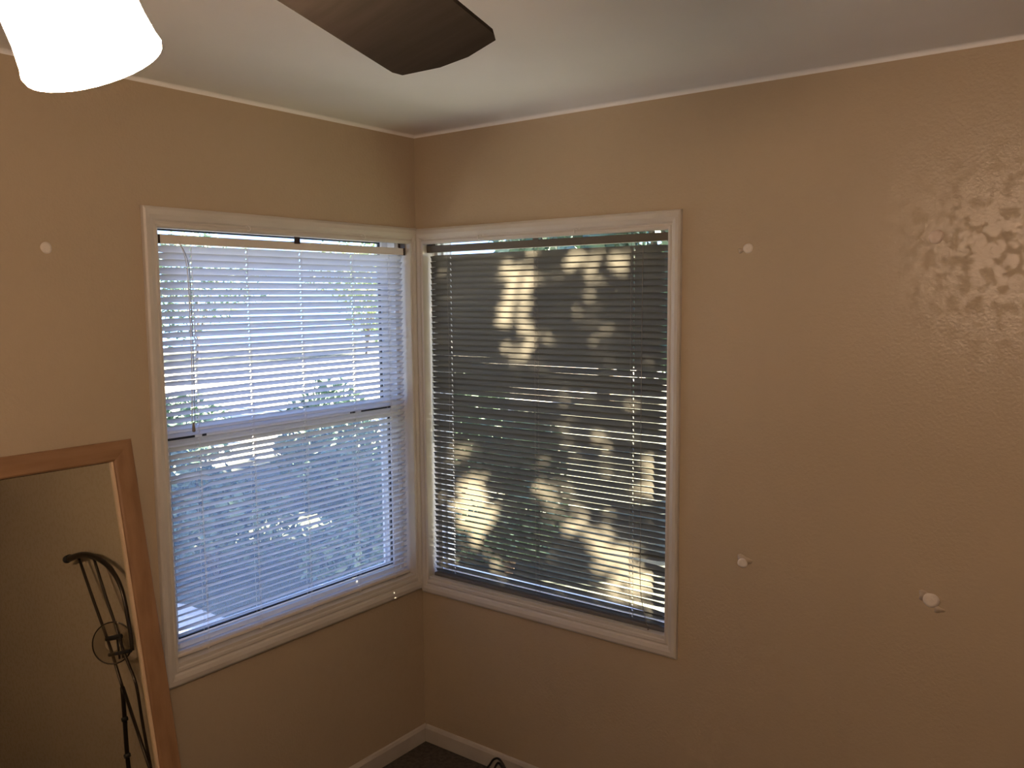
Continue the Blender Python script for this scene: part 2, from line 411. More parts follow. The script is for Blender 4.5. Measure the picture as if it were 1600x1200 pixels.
def build_window(side, s0, s1, z0, z1, corner_hi, label, name):
    """corner_hi: True when the room corner is at s1, else at s0"""
    f = mapper(side)
    W = thing(name, label, 'window', f((s0+s1)/2, 0, z0), kind='structure')
    # casing: flat board with a raised back band; narrow at the corner side
    wo_, wc = .046, .034
    top, bot = .061, .056
    side_o = (wo_, wc) if corner_hi else (wc, wo_)
    def off(t): return (side_o[0]*t, side_o[1]*t, bot*t, top*t)
    prof = [(off(1.0), -.004), (off(.7), -.006), (off(0), -.006), (off(0), .006), (off(.05), .009), (off(.20), .010), (off(.26), .0075), (off(.32), .0075), (off(.40), .013), (off(.62), .0165), (off(.85), .016), (off(.97), .012), (off(1.0), .007), (off(1.0), -.001)]
    bm = new_bm(); casing(bm, f, (s0, s1, z0, z1), prof)
    obj('casing', bm, M['trim'], W)
    # jamb liner round the hole
    bm = new_bm(); t = .003
    s0 -= .004 ; s1 += (.004 if corner_hi else HX_); z1 += HZ_
    mbox(bm, f, s0, s0+t, .006, WT, z0, z1); mbox(bm, f, s1-t, s1, .006, WT, z0, z1)
    mbox(bm, f, s0, s1, .006, WT, z1-t, z1)
    obj('jamb', bm, M['trim'], W)
    bm = new_bm(); mbox(bm, f, s0+t, s1-t, -.004, WT+.03, z0-.01, z0+.012, .002)
    obj('sill', bm, M['trim'], W)
    # tracks
    bm = new_bm()
    fw_ = .018
    mbox(bm, f, s0+t, s0+fw_, .062, .135, z0+.012, z1-t); mbox(bm, f, s1-fw_, s1-t, .062, .135, z0+.012, z1-t)
    mbox(bm, f, s0+fw_, s1-fw_, .062, .135, z1-.010, z1-t); mbox(bm, f, s0+fw_, s1-fw_, .062, .135, z0+.012, z0+.024)
    obj('outer_frame', bm, M['frame_alu'], W)
    if not corner_hi:
        # one fixed pane in a slim frame
        x0, x1, y0, y1 = s0+fw_, s1-fw_, z0+.024, z1-.010
        bm = new_bm()
        for (a_, b_, c_, d_) in ((x0, x0+.010, y0, y1), (x1-.010, x1, y0, y1), (x0, x1, y0, y0+.010), (x0, x1, y1-.006, y1)): mbox(bm, f, a_, b_, .085, .105, c_, d_)
        fx = obj('pane_frame', bm, M['vinyl'], W)
        bm = new_bm(); mbox(bm, f, x0+.010, x1-.010, .093, .097, y0+.010, y1-.006); obj('glass', bm, M['glass'], fx)
        return W
    zm = 1.385
    def sash(nm, za, zb, d0, d1, st, rb, rt_):
        a0, a1 = s0+.018, s1-.018
        bm = new_bm()
        mbox(bm, f, a0, a0+st, d0, d1, za, zb, .003); mbox(bm, f, a1-st, a1, d0, d1, za, zb, .003)
        mbox(bm, f, a0+st, a1-st, d0, d1, za, za+rb, .003); mbox(bm, f, a0+st, a1-st, d0, d1, zb-rt_, zb, .003)
        o = obj(nm, bm, M['vinyl'], W)
        bm = new_bm(); g = .005
        x0, x1, y0, y1 = a0+st, a1-st, za+rb, zb-rt_
        dd = (d0+d1)/2-.006
        mbox(bm, f, x0, x0+g, dd, dd+.01, y0, y1); mbox(bm, f, x1-g, x1, dd, dd+.01, y0, y1)
        mbox(bm, f, x0, x1, dd, dd+.01, y0, y0+g); mbox(bm, f, x0, x1, dd, dd+.01, y1-g, y1)
        obj('gasket', bm, M['gasket'], o)
        bm = new_bm(); mbox(bm, f, x0, x1, dd+.003, dd+.006, y0, y1); obj('glass', bm, M['glass'], o)
        return o
    sash('upper_sash', zm-.012, z1-.010, .100, .128, .034, .045, .016)
    ls = sash('lower_sash', z0+.024, zm+.040, .066, .094, .034, .028, .060)
    # insect screen outside the lower sash
    sc_ = (s0+.019, s1-.019, z0+.026, zm+.006)
    bm = new_bm()
    for (a_, b_, c_, d_) in ((sc_[0], sc_[0]+.014, sc_[2], sc_[3]), (sc_[1]-.014, sc_[1], sc_[2], sc_[3]), (sc_[0], sc_[1], sc_[2], sc_[2]+.014), (sc_[0], sc_[1], sc_[3]-.014, sc_[3])): mbox(bm, f, a_, b_, .136, .146, c_, d_)
    scf = obj('insect_screen', bm, M['frame_alu'], W)
    bm = new_bm(); mbox(bm, f, sc_[0]+.014, sc_[1]-.014, .1405, .1409, sc_[2]+.014, sc_[3]-.014); obj('mesh', bm, M['screen'], scf)
    # black strips standing in for the shadow lines along the meeting rail
    bm = new_bm(); 
    mbox(bm, f, s0+.03, s0+.14, .0645, .068, zm+.002, zm+.009); mbox(bm, f, s0+.165, s0+.18, .0645, .068, zm+.002, zm+.009)
    mbox(bm, f, s1-.21, s1-.055, .0645, .068, zm+.002, zm+.009); mbox(bm, f, s1-.265, s1-.24, .0645, .068, zm+.002, zm+.009)
    obj('rail_shadow_strip', bm, M['gasket'], ls)
    return W
WL = build_window('L', LY0, LY1, LZ0, LZ1, True, 'white cased sash window left of the corner, bright garden outside', 'window_1')
WR = build_window('R', RX0, RX1, RZ0, RZ1, False, 'white cased sash window right of the corner, behind dark blinds', 'window_2')

# corner post moulding between the two windows
bm = new_bm()
pts = [(0, 0), (.034, 0), (.034, -.006), (.029, -.010), (.020, -.010), (.016, -.016), (.016, -.016)]
poly = [(0.0, 0.0), (.012, 0), (.012, -.006), (.016, -.009), (.0165, -.0165), (.009, -.016), (.006, -.012), (0, -.012)]
A = [bm.verts.new((x, y, LZ0-.054)) for x, y in poly]; B = [bm.verts.new((x, y, LZ1+.058)) for x, y in poly]
for k in range(len(poly)): bm.faces.new((A[k], A[(k+1) % len(poly)], B[(k+1) % len(poly)], B[k]))
bm.faces.new(A); bm.faces.new(B[::-1])
struct('trim_1', bm, M['trim'], 'white corner post trim between the two windows', 'trim')

# small painted curtain hooks on the top casings
def hook(side, s, z, parent):
    f = mapper(side); bm = new_bm()
    pts = [f(s, -.008, z+.006), f(s, -.018, z+.006), f(s+.002, -.026, z+.001), f(s+.003, -.027, z-.006), f(s+.002, -.020, z-.010), f(s, -.015, z-.006)]
    add_tube(bm, smooth(pts, 4), .0014, 6)
    add_lathe(bm, [(0, 0), (.004, 0), (.004, .0015), (0, .0015)], 10, Matrix.Translation(f(s, -.0095, z+.006)) @ (Matrix.Rotation(PI/2, 4, 'Y') if side == 'L' else Matrix.Rotation(PI/2, 4, 'X')))
    add_tube(bm, [f(s+.012, -.009, z+.004), f(s+.017, -.012, z+.010)], .0012, 6)
    obj('hook', bm, M['hook'], parent, True)
hook('L', -.787, 2.040, WL); hook('L', -.295, 2.040, WL); hook('R', .330, 2.036, WR); hook('R', .747, 2.037, WR)

# ------------------------------------------------------------------ venetian blinds
def slats_mesh(f, s0, s1, dc, rows, width=.025, crown=.0022, ns=28, holes=()):
    """rows: list of functions s -> (z, tilt, roll offset). Inner edge up, outer edge down by tilt."""
    bm = new_bm(); nc = 7
    S_ = [s0+(s1-s0)*i/ns for i in range(ns+1)]
    S_ = [s for s in S_ if all(abs(s-h) > .006 for h in holes)] + [h+d for h in holes for d in (-.0020, .0020)]
    S_.sort()
    hole_start = {h-.0020 for h in holes}      # route holes for the cords
    for row in rows:
        grid = []
        for s in S_:
            z, tl, dd = row(s)
            e = 1.0
            # rounded slat ends
            edge = min(s-s0, s1-s)
            if edge < .004: e = .72
            col = []
            for j in range(nc):
                q = (j/(nc-1)-.5)          # -.5 inner edge .. .5 outer edge
                u = q*width*e; h = crown*(1-4*q*q)
                d = dc+dd+u*math.cos(tl)+h*math.sin(tl)
                zz = z-u*math.sin(tl)+h*math.cos(tl)
                col.append(bm.verts.new(f(s, d, zz)))
            grid.append(col)
        for i, (a, b) in enumerate(zip(grid, grid[1:])):
            for j in range(nc-1):
                if S_[i] in hole_start and j in (2, 3): continue
                bm.faces.new((a[j], a[j+1], b[j+1], b[j]))
    return bm

def gauss(x, c, w): return math.exp(-((x-c)/w)**2)

def build_blind(side, name, label, s0, s1, dc, ztop, zbot, tilt, n, mats, cords, warp, gap_top, rail_h=.026):
    f = mapper(side); rnd = random.Random(11 if side == 'L' else 23)
    B = thing(name, label, 'blind', f((s0+s1)/2, dc, zbot))
    ms, mr, mb, mc, ml = mats
    hr = ztop-rail_h
    h0, h1 = (s0+.013, s1-.001) if side == 'L' else (s0-.004, s1+.004)
    bm = new_bm()
    # open U-shaped headrail
    mbox(bm, f, h0, h1, dc-.013, dc-.0118, hr, ztop); mbox(bm, f, h0, h1, dc+.0118, dc+.013, hr, ztop)
    mbox(bm, f, h0, h1, dc-.0118, dc+.0118, hr, hr+.0012)
    mbox(bm, f, h0, h1, dc-.013, dc-.009, ztop-.001, ztop)
    o = obj('headrail', bm, mr, B)
    bm = new_bm(); mbox(bm, f, s0+.001, s1-.001, dc-.002, dc+.002, hr+.008, hr+.012); obj('tilt_rod', bm, mr, o)
    # end brackets and centre support
    zj = 2.050 if side == 'L' else 2.048
    for (a, b) in ((s0-.006, s0+.012), (s1-.001, s1+.006)):
        bm = new_bm(); mbox(bm, f, a, b, dc-.0145, dc-.0133, hr, ztop); mbox(bm, f, a, b, dc-.0145, dc+.015, hr-.001, hr+.0005)
        mbox(bm, f, a, b, dc+.0135, dc+.015, hr, zj); mbox(bm, f, a if a < (s0+s1)/2 else b-.001, a+.001 if a < (s0+s1)/2 else b, dc-.0145, dc+.015, hr, zj)
        obj('bracket', bm, ml, B)
    mid = (s0+s1)/2
    bm = new_bm(); mbox(bm, f, mid-.012, mid+.012, dc-.0145, dc-.0132, ztop-.006, zj); mbox(bm, f, mid-.012, mid+.012, dc-.0132, dc+.015, ztop+.0005, ztop+.002)
    obj('bracket', bm, ml, B)
    # slats
    z1s = hr-gap_top; z0s = zbot+.016
    rows = []
    for i in range(n):
        zb_ = z1s+(z0s-z1s)*i/(n-1)
        jz, jt, js = rnd.gauss(0, .0006), rnd.gauss(0, .035 if side == 'L' else .018), rnd.gauss(0, .0014 if side == 'L' else .0008)
        def row(s, zb_=zb_, jz=jz, jt=jt, js=js, i=i):
            u = (s-s0)/(s1-s0)
            wz, wt = warp(i, u)
            return zb_+jz+js*(u-.5)+wz, tilt(i/(n-1))+jt+wt, 0
        rows.append(row)
    obj('slats', slats_mesh(f, s0, s1, dc, rows, holes=[c_+.004 for k_, c_ in enumerate(cords) if side == 'L' or k_ != 1]), ms, B, True, fix=False)
    # bottom rail
    rh = .006 if side == 'L' else .0085
    bm = new_bm(); mbox(bm, f, s0, s1, dc-.0115, dc+.0115, zbot-rh, zbot+.006, .0035)
    o = obj('bottom_rail', bm, mb, B)
    for cs in cords:
        bm = new_bm()
        add_lathe(bm, [(0, -.004), (.0045, -.004), (.006, 0), (.0045, .003), (0, .003)], 10, Matrix.Translation(f(cs, dc-.005, zbot-rh-.0015)))
        obj('cord_button', bm, M['tassel'] if side == 'R' else mb, o, True)
    # ladder cords: two uprights, thin rungs, and the lift cord through the slats
    for k, cs in enumerate(cords):
        bm = new_bm()
        for dd in (-.0135, .0135): add_tube(bm, [f(cs+.001*math.sin(z*9+k), dc+dd, z) for z in [hr+(zbot-hr)*t/20 for t in range(21)]], .0005, 5)
        for r_ in rows:
            z, tl, _ = r_(cs)
            add_tube(bm, [f(cs, dc-.0135, z+.0125*math.sin(tl)-.001), f(cs, dc+.0135, z-.0125*math.sin(tl)-.001)], .0003, 4)
        obj('ladder_cord', bm, mc, B)
        bm = new_bm(); add_tube(bm, [f(cs+.006, dc, hr), f(cs+.006, dc+.001, (hr+zbot)/2), f(cs+.006, dc, zbot)], .0006, 5)
        obj('lift_cord', bm, mc, B)
    return B, f

# left blind: white, half open, several slats out of true
def warpL(i, u):
    z = t = 0.0
    if i < 4: t += .25 - .05*i
    # slats pulled apart at the left end around the middle of the window
    z += .007*gauss(i, 19, .8)*max(0, 1-u/.30)
    z -= .006*gauss(i, 20, .8)*max(0, 1-u/.30)
    # bunching just below the meeting rail: a gap at the left and overlap to the right
    if u < .14: z += .010*gauss(i, 33, .7) - .008*gauss(i, 34, .9)
    z += .005*gauss(i, 31, .8)*max(0, 1-u/.55)
    z -= .004*gauss(i, 32, .8)*max(0, 1-u/.55)
    if 28 < i < 35: t += .20*max(0, u-.75)
    return z, t
BL, fL = build_blind('L', 'venetian_blind', 'white half-open venetian blind hanging in the bright left window', -1.080, -.052, .030, 2.008, .726,
    lambda v: math.radians(45-4*v), 58, (M['slat_white'], M['rail_white'], M['rail_white'], M['cord'], M['bronze']),
    (-.966, -.766, -.550, -.316, -.132), warpL, .014)
# right blind: taupe, nearly closed, one slat slipped and two bent at the lower right
def warpR(i, u):
    z = t = 0.0
    if u > .80: z += -.009*gauss(i, 56, .6)*((u-.80)/.2)**1.2
    if u > .72: z += .008*gauss(i, 48, .6)*((u-.72)/.28)
    if u > .85: z += -.008*gauss(i, 49, .5)*((u-.85)/.15); t += .3*gauss(i, 49, .8)*((u-.85)/.15)
    return z, t
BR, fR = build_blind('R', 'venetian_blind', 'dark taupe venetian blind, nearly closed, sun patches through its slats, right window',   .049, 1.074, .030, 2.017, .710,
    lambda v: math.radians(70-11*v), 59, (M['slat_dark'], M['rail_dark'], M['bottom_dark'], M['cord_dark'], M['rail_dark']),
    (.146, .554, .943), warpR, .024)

# pull cords and wands
def cordpart(f, pts, r, m, parent, name='pull_cord'):
    bm = new_bm(); add_tube(bm, smooth([f(*p) for p in pts], 6), r, 6); return obj(name, bm, m, parent, True)
pc = cordpart(fL, [(-1.012, .012, 1.990), (-.998, .008, 1.955), (-.990, .006, 1.90), (-.988, .006, 1.80), (-.990, .007, 1.60), (-.997, .008, 1.440)], .0012, M['cord'], BL)
cordpart(fL, [(-1.010, .014, 1.990), (-.990, .010, 1.95), (-.982, .008, 1.90), (-.981, .008, 1.80), (-.983, .008, 1.60), (-.987, .008, 1.440)], .0009, M['cord_dark'], BL)
bm = new_bm(); add_lathe(bm, [(0, .012), (.002, .012), (.004, 0), (.0055, -.014), (.004, -.018), (0, -.018)], 10, Matrix.Translation(fL(-.992, .008, 1.432))); obj('tassel', bm, M['cord_dark'], BL, True)
# clear tilt wand on the right blind
bm = new_bm(); add_tube(bm, [fR(.078, .010, 1.985), fR(.078, .008, 1.965)], .001, 6); add_tube(bm, [fR(.078, .008, 1.968), fR(.073, .006, 1.6), fR(.068, .006, 1.245)], .0038, 6)
obj('tilt_wand', bm, M['clear'], BR)
cordpart(fR, [(.990, .014, 1.988), (.991, .008, 1.95), (.990, .006, 1.70), (.989, .006, 1.395)], .0011, M['cord_dark'], BR)
cordpart(fR, [(.989, .006, 1.375), (.990, .007, 1.10), (.988, .008, .90), (.994, .010, .80), (1.016, .012, .706)], .0010, M['cord_dark'], BR)
bm = new_bm(); add_lathe(bm, [(0, .014), (.002, .014), (.0045, 0), (.006, -.016), (.0045, -.02), (0, -.02)], 10, Matrix.Translation(fR(.989, .008, 1.385))); obj('tassel', bm, M['clear'], BR, True)
bm = new_bm(); add_lathe(bm, [(0, .010), (.003, .010), (.005, 0), (.006, -.010), (0, -.012)], 10, Matrix.Translation(fR(1.018, .012, .694))); obj('tassel', bm, M['tassel'], BR, True)

# ------------------------------------------------------------------ leaning mirror
MB = thing('leaning_mirror', 'tall mirror in a honey oak frame leaning on the left wall below the spackled hole', 'mirror', (0.29, -1.60, 0))
th = math.atan(.265/1.40)
Ym1 = -1.222; Wm = .72; Hm = 1.445; Dm = .026; FW = .083
MT = Matrix.Translation((0.292, Ym1, 0.006)) @ Matrix.Rotation(-th, 4, 'Y')   # local: x thickness into the room, y along, z up
MT = MT
def mloc(x, y, z): return MT @ Vector((x, y, z))
def mirror_part(name, boxes, m, bev=0, parent=MB, profile=None):
    bm = new_bm()
    for lo, hi in boxes: add_box(bm, lo, hi, bev)
    bmesh.ops.transform(bm, matrix=MT, verts=bm.verts)
    return obj(name, bm, m, parent)
def mitred(name, pts, m, parent=MB):
    """one frame member: cross-section swept with mitred ends. pts: [(p outer end, p inner end)...] given as start/end lines"""
    prof, a, b = pts
    bm = new_bm()
    A = [bm.verts.new(mloc(*a(w_, h_))) for w_, h_ in prof]; B = [bm.verts.new(mloc(*b(w_, h_))) for w_, h_ in prof]
    n = len(prof)
    for k in range(n): bm.faces.new((A[k], A[(k+1) % n], B[(k+1) % n], B[k]))
    bm.faces.new(A); bm.faces.new(B[::-1])
    return obj(name, bm, m, parent)
FWT = .058
def prof_for(fw_):  # (distance from outer edge, height)
    return [(0, 0), (0, Dm-.004), (.003, Dm), (fw_*.45, Dm+.001), (fw_*.9, Dm-.002), (fw_*.97, Dm-.005), (fw_, Dm-.010), (fw_, 0)]
ft, fs = .056, FWT
# right stile
mitred('frame_stile', (prof_for(fs), lambda w_, h: (h, -w_, w_*1.0), lambda w_, h: (h, -w_, Hm-w_*ft/fs)), M['oak'])
mitred('frame_stile', (prof_for(fs), lambda w_, h: (h, -Wm+w_, w_*1.0), lambda w_, h: (h, -Wm+w_, Hm-w_*ft/fs)), M['oak'])
mitred('frame_rail', (prof_for(ft), lambda w_, h: (h, -w_*fs/ft, Hm-w_), lambda w_, h: (h, -Wm+w_*fs/ft, Hm-w_)), M['oak_h'])
mitred('frame_rail', (prof_for(fs), lambda w_, h: (h, -w_, w_), lambda w_, h: (h, -Wm+w_, w_)), M['oak_h'])
b0 = .006
mirror_part('inner_bead', [((.006, -fs-b0, fs), (Dm-.008, -fs, Hm-ft)), ((.006, -Wm+fs, fs), (Dm-.008, -Wm+fs+b0, Hm-ft))], M['gilt'], .001)
mirror_part('mirror_glass', [((.006, -Wm+fs+.001, fs+.001), (.011, -fs-.001, Hm-ft-.001))], M['mirror'])
mirror_part('backing_board', [((-.003, -Wm+.01, .01), (.0035, -.01, Hm-.01))], M['backing'])

# ------------------------------------------------------------------ tubular stand (seen in the mirror), leaning on the right wall
T = thing('tubular_stand', 'dark metal stand with hooked top bar and clear disc, reflected in the mirror', 'stand', (2.75, -.19, 0))
hp = smooth([(3.174, -.062, 1.404), (2.973, -.065, 1.392), (2.818, -.069, 1.350), (2.689, -.075, 1.280), (2.609, -.082, 1.201), (2.564, -.089, 1.120), (2.549, -.096, 1.040), (2.545, -.103, .960), (2.545, -.111, .86), (2.55, -.12, .78)], 5)
bm = new_bm(); nP = len(hp); add_tube(bm, hp, [.021-.010*min(1, i/(nP*.55)) for i in range(nP)], 12); obj('top_bar', bm, M['dark_metal'], T, True)
bm = new_bm(); add_lathe(bm, [(0, 0), (.023, 0), (.024, .012), (.023, .05), (.020, .05)], 14, Matrix.Translation((3.186, -.062, 1.405)) @ Matrix.Rotation(-PI/2, 4, 'Y')); obj('end_cap', bm, M['rubber'], T, True)
bm = new_bm(); add_tube(bm, smooth([(3.015, -.067, 1.385), (2.914, -.090, 1.119), (2.819, -.112, .904), (2.775, -.123, .792), (2.748, -.131, .707), (2.712, -.142, .60)], 4), .0085, 10); obj('rod', bm, M['dark_metal'], T, True)
bm = new_bm(); add_tube(bm, smooth([(2.828, -.071, 1.345), (2.760, -.090, 1.119), (2.691, -.108, .940), (2.652, -.120, .818), (2.608, -.130, .719), (2.553, -.143, .593), (2.556, -.16, .36), (2.545, -.185, .012)], 4), .0080, 10); obj('rod', bm, M['dark_metal'], T, True)
bm = new_bm(); add_tube(bm, smooth([(2.712, -.142, .605), (2.735, -.156, .458), (2.762, -.173, .289), (2.777, -.184, .16), (2.785, -.19, .012)], 4), .012, 10)
obj('leg', bm, M['dark_metal'], T, True)
bm = new_bm(); add_tube(bm, [(2.706, -.142, .600), (2.546, -.184, .184), (2.480, -.200, .012)], .009, 10); obj('leg', bm, M['dark_metal'], T, True)
for (x, y, z) in ((2.7375, -.159, .433), (2.768, -.178, .241)):
    bm = new_bm(); add_lathe(bm, [(.013, -.012), (.018, -.009), (.018, .009), (.013, .012)], 12, Matrix.Translation((x, y, z)), closed=True); obj('collar', bm, M['rubber'], T, True)
for (x, y) in ((2.785, -.19), (2.480, -.2), (2.545, -.185)):
    bm = new_bm(); add_lathe(bm, [(0, 0), (.018, 0), (.018, .014), (.013, .026), (0, .026)], 12, Matrix.Translation((x, y, .0))); obj('foot', bm, M['rubber'], T, True)
DC = Vector((2.715, -.135, .850))
DM = Matrix.Translation(DC) @ Matrix.Rotation(math.radians(-38), 4, 'Z') @ Matrix.Rotation(PI/2, 4, 'X')
bm = new_bm(); add_lathe(bm, [(.045, -.002), (.114, -.002), (.114, .002), (.045, .002)], 40, DM, closed=True); dsc = obj('disc', bm, M['disc'], T)
bm = new_bm(); add_lathe(bm, [(.114+.004*math.cos(a), .004*math.sin(a)) for a in [2*PI*k/8 for k in range(8)]], 40, DM, closed=True); obj('rim', bm, M['dark_metal'], dsc, True)
bm = new_bm(); add_tube(bm, [(2.79, -.125, .880), (2.64, -.118, .872)], .014, 8); obj('clamp_bar', bm, M['rubber'], T)
bm = new_bm(); add_tube(bm, [(2.80, -.128, .790), (2.55, -.128, .782)], .010, 8); obj('clamp_bar', bm, M['rubber'], T)
for x in (2.684, 2.640):
    bm = new_bm(); add_tube(bm, [(x, -.118, .880), (x+.012, -.128, .755)], .006, 8); obj('strut', bm, M['dark_metal'], T)

# ------------------------------------------------------------------ loop of cable on the floor
bm = new_bm()
add_tube(bm, smooth([(.452, -.030, .0), (.440, -.026, .022), (.418, -.022, .046), (.398, -.020, .056), (.378, -.024, .048), (.362, -.03, .022), (.352, -.035, .004), (.40, -.09, .004), (.48, -.12, .004), (.60, -.10, .004), (.66, -.05, .004)], 6), .0042, 8)
add_tube(bm, smooth([(.440, -.036, .004), (.425, -.030, .030), (.405, -.027, .044), (.392, -.028, .030), (.385, -.036, .004)], 6), .0042, 8)
cl = obj('cable_loop', bm, M['black_cable'], None, True)
tag(cl, 'small black loop of cable standing at the baseboard below the right window', 'cable')

# ------------------------------------------------------------------ ceiling fan with light kit
HX, HY = 1.850, -2.275
FN = thing('ceiling_fan', 'dark bladed ceiling fan with lit frosted glass shades', 'ceiling fan', (HX, HY, H))
TM = Matrix.Translation((HX, HY, 0))
bm = new_bm(); add_lathe(bm, [(0, H), (.07, H), (.068, H-.02), (.045, H-.05), (.02, H-.06), (0, H-.06)], 28, TM); obj('canopy', bm, M['bronze'], FN, True)
bm = new_bm(); add_tube(bm, [(HX, HY, H-.05), (HX, HY, 2.27)], .0125, 12); obj('downrod', bm, M['bronze'], FN, True)
bm = new_bm(); add_lathe(bm, [(0, 2.285), (.03, 2.285), (.07, 2.265), (.105, 2.235), (.115, 2.19), (.108, 2.15), (.08, 2.125), (.05, 2.11), (0, 2.11)], 32, TM); obj('motor_housing', bm, M['bronze'], FN, True)
bm = new_bm(); add_lathe(bm, [(0, 2.115), (.05, 2.112), (.055, 2.095), (.05, 2.075), (.035, 2.062), (0, 2.058)], 28, TM); kit = obj('light_kit', bm, M['bronze'], FN, True)
BLADE_AZ = 109.5
def blade(az):
    bm = new_bm(); L0, L1 = .15, .65; n = 26
    top = []; 
    outl = []
    def halfw(t):
        return (.053+.014*t)
    pts = []
    for i in range(n+1):
        t = i/n; x = L0+(L1-L0)*t; hw = halfw(t)
        if x > L1-.045: q = (x-(L1-.045))/.045; hw *= (max(0, 1-q**2.6))**.42*.72+.28 if q < 1 else .28
        pts.append((x, hw))
    up_, dn = [], []
    for z in (.003, -.003):
        rr = []
        for x, hw in pts:
            rr.append([bm.verts.new((x, hw*k, z)) for k in (-1, -.5, 0, .5, 1)])
        (up_ if z > 0 else dn).extend(rr)
    for g in (up_, dn):
        for a, b in zip(g, g[1:]):
            for k in range(4): bm.faces.new((a[k], a[k+1], b[k+1], b[k]))
    for k in (0, 4):
        for i in range(n): bm.faces.new((up_[i][k], up_[i+1][k], dn[i+1][k], dn[i][k]))
    for i in (0, n):
        for k in range(4): bm.faces.new((up_[i][k], up_[i][k+1], dn[i][k+1], dn[i][k]))
    mtx = TM @ Matrix.Translation((0, 0, 2.100)) @ Matrix.Rotation(math.radians(az), 4, 'Z') @ Matrix.Rotation(math.radians(-14), 4, 'X')
    bmesh.ops.transform(bm, matrix=mtx, verts=bm.verts)
    b = obj('blade', bm, M['fan_blade'], FN)
    bm = new_bm(); add_box(bm, (.06, -.018, .004), (.22, .018, .009), .002); add_tube(bm, [(.07, 0, .008), (.09, 0, .03), (.075, 0, .06)], .009, 8)
    bmesh.ops.transform(bm, matrix=mtx, verts=bm.verts); obj('blade_iron', bm, M['bronze'], b)
for k in range(5): blade(BLADE_AZ+72*k)
RIM_R = .0475
def shade(az, tilt=40, first=False, m=None):
    a_ = math.radians(az); t_ = math.radians(tilt)
    ax = Vector((math.cos(a_)*math.sin(t_), math.sin(a_)*math.sin(t_), -math.cos(t_)))
    rim = Vector((HX, HY, 0)) + Vector((math.cos(a_), math.sin(a_), 0))*.168 + Vector((0, 0, 1.978))
    if first: rim = Vector((1.745, -2.167, 1.978)); 
    # local z points from the fitter to the rim
    q = ax.to_track_quat('Z', 'Y').to_matrix().to_4x4(); mtx = Matrix.Translation(rim) @ q
    bm = new_bm()
    prof = [(.024, -.112), (.030, -.106), (.037, -.085), (.0405, -.055), (.0425, -.02), (.0450, -.004), (.0465, .001), (.0455, .004), (.043, .002), (.0405, -.02), (.0385, -.055), (.035, -.085), (.027, -.105), (.022, -.110)]
    add_lathe(bm, prof, 36, mtx, closed=True)
    s = obj('lamp_shade', bm, m or M['shade'], FN, True)
    s['label'] = 'lit frosted glass shade'
    bm = new_bm(); add_lathe(bm, [(0, -.150), (.018, -.148), (.028, -.130), (.0285, -.108), (.0, -.106)], 24, mtx); obj('shade_fitter', bm, M['bronze'], FN, True)
    st = mtx @ Vector((0, 0, -.145)); bm = new_bm(); add_tube(bm, smooth([(HX+.035*math.cos(a_), HY+.035*math.sin(a_), 2.09), (HX+.055*math.cos(a_), HY+.055*math.sin(a_), 2.105), tuple(st)], 5), .007, 8); obj('lamp_arm', bm, M['bronze'], FN, True)
shade(118, 38, True); shade(-2, m=M['shade_mid']); shade(-122, m=M['shade_dim'])
bm = new_bm(); add_tube(bm, [(HX+.02, HY-.02, 2.06), (HX+.021, HY-.021, 2.005)], .001, 6); pcn = obj('pull_chain', bm, M['bronze'], FN)

# ------------------------------------------------------------------ outside: ground, roof, planting
GZ = -.30
bm = new_bm(); add_box(bm, (-30, -25, GZ-.4), (25, 40, GZ)); 
g = obj('garden_ground', bm, M['soil']); g['kind'] = 'structure'; g['label'] = 'shaded soil ground outside the left window'; g['category'] = 'ground'
bm = new_bm(); add_box(bm, (-21, -8, GZ-.02), (-7.2, 34, GZ+.02)); o = obj('driveway', bm, M['gravel']); o['kind'] = 'structure'; o['label'] = 'pale sunlit drive beyond the bushes'; o['category'] = 'driveway'
# pale path slab at the lower left of the left window
bm = new_bm(); vs = [(-4.2, -2.5), (-1.9, -2.5), (-1.7, .35), (-2.05, .72), (-2.9, .72), (-4.2, .10)]
A = [bm.verts.new((x, y, GZ)) for x, y in vs]; B = [bm.verts.new((x, y, GZ+.04)) for x, y in vs]
for k in range(6): bm.faces.new((A[k], A[(k+1) % 6], B[(k+1) % 6], B[k]))
bm.faces.new(A[::-1]); bm.faces.new(B)
o = obj('path', bm, M['concrete']); o['kind'] = 'structure'; o['label'] = 'pale concrete path seen low through the left window'; o['category'] = 'path'
# roof over the room with eaves
bm = new_bm(); add_box(bm, (-.62, RY-.5, H+.26), (RX+.5, .20, H+.42)); struct('roof', bm, M['roof'], 'flat roof and eaves over the room', 'roof')
bm = new_bm(); add_box(bm, (-.62, RY-.5, H+.14), (-.585, .20, H+.26)); add_box(bm, (-.585, .17, H+.20), (RX+.5, .20, H+.26)); struct('trim_2', bm, M['stucco'], 'pale fascia board under the eaves', 'trim')

def leaves_into(bm, rnd, n, sampler, size):
    for _ in range(n):
        p = sampler(); a = rnd.uniform(0, 6.28); t = rnd.uniform(-1.1, 1.1); L = size*rnd.uniform(.6, 1.3)
        u = Vector((math.cos(a)*math.cos(t), math.sin(a)*math.cos(t), math.sin(t)))
        v = u.orthogonal().normalized(); v.rotate(Matrix.Rotation(rnd.uniform(0, 6.28), 3, u)); v *= L*.28
        fold = u.cross(v).normalized()*L*.06
        q = [p, p+u*L*.35+v+fold, p+u*L, p+u*L*.35-v+fold]
        V = [bm.verts.new(x) for x in q]
        bm.faces.new((V[0], V[1], V[2])); bm.faces.new((V[0], V[2], V[3]))

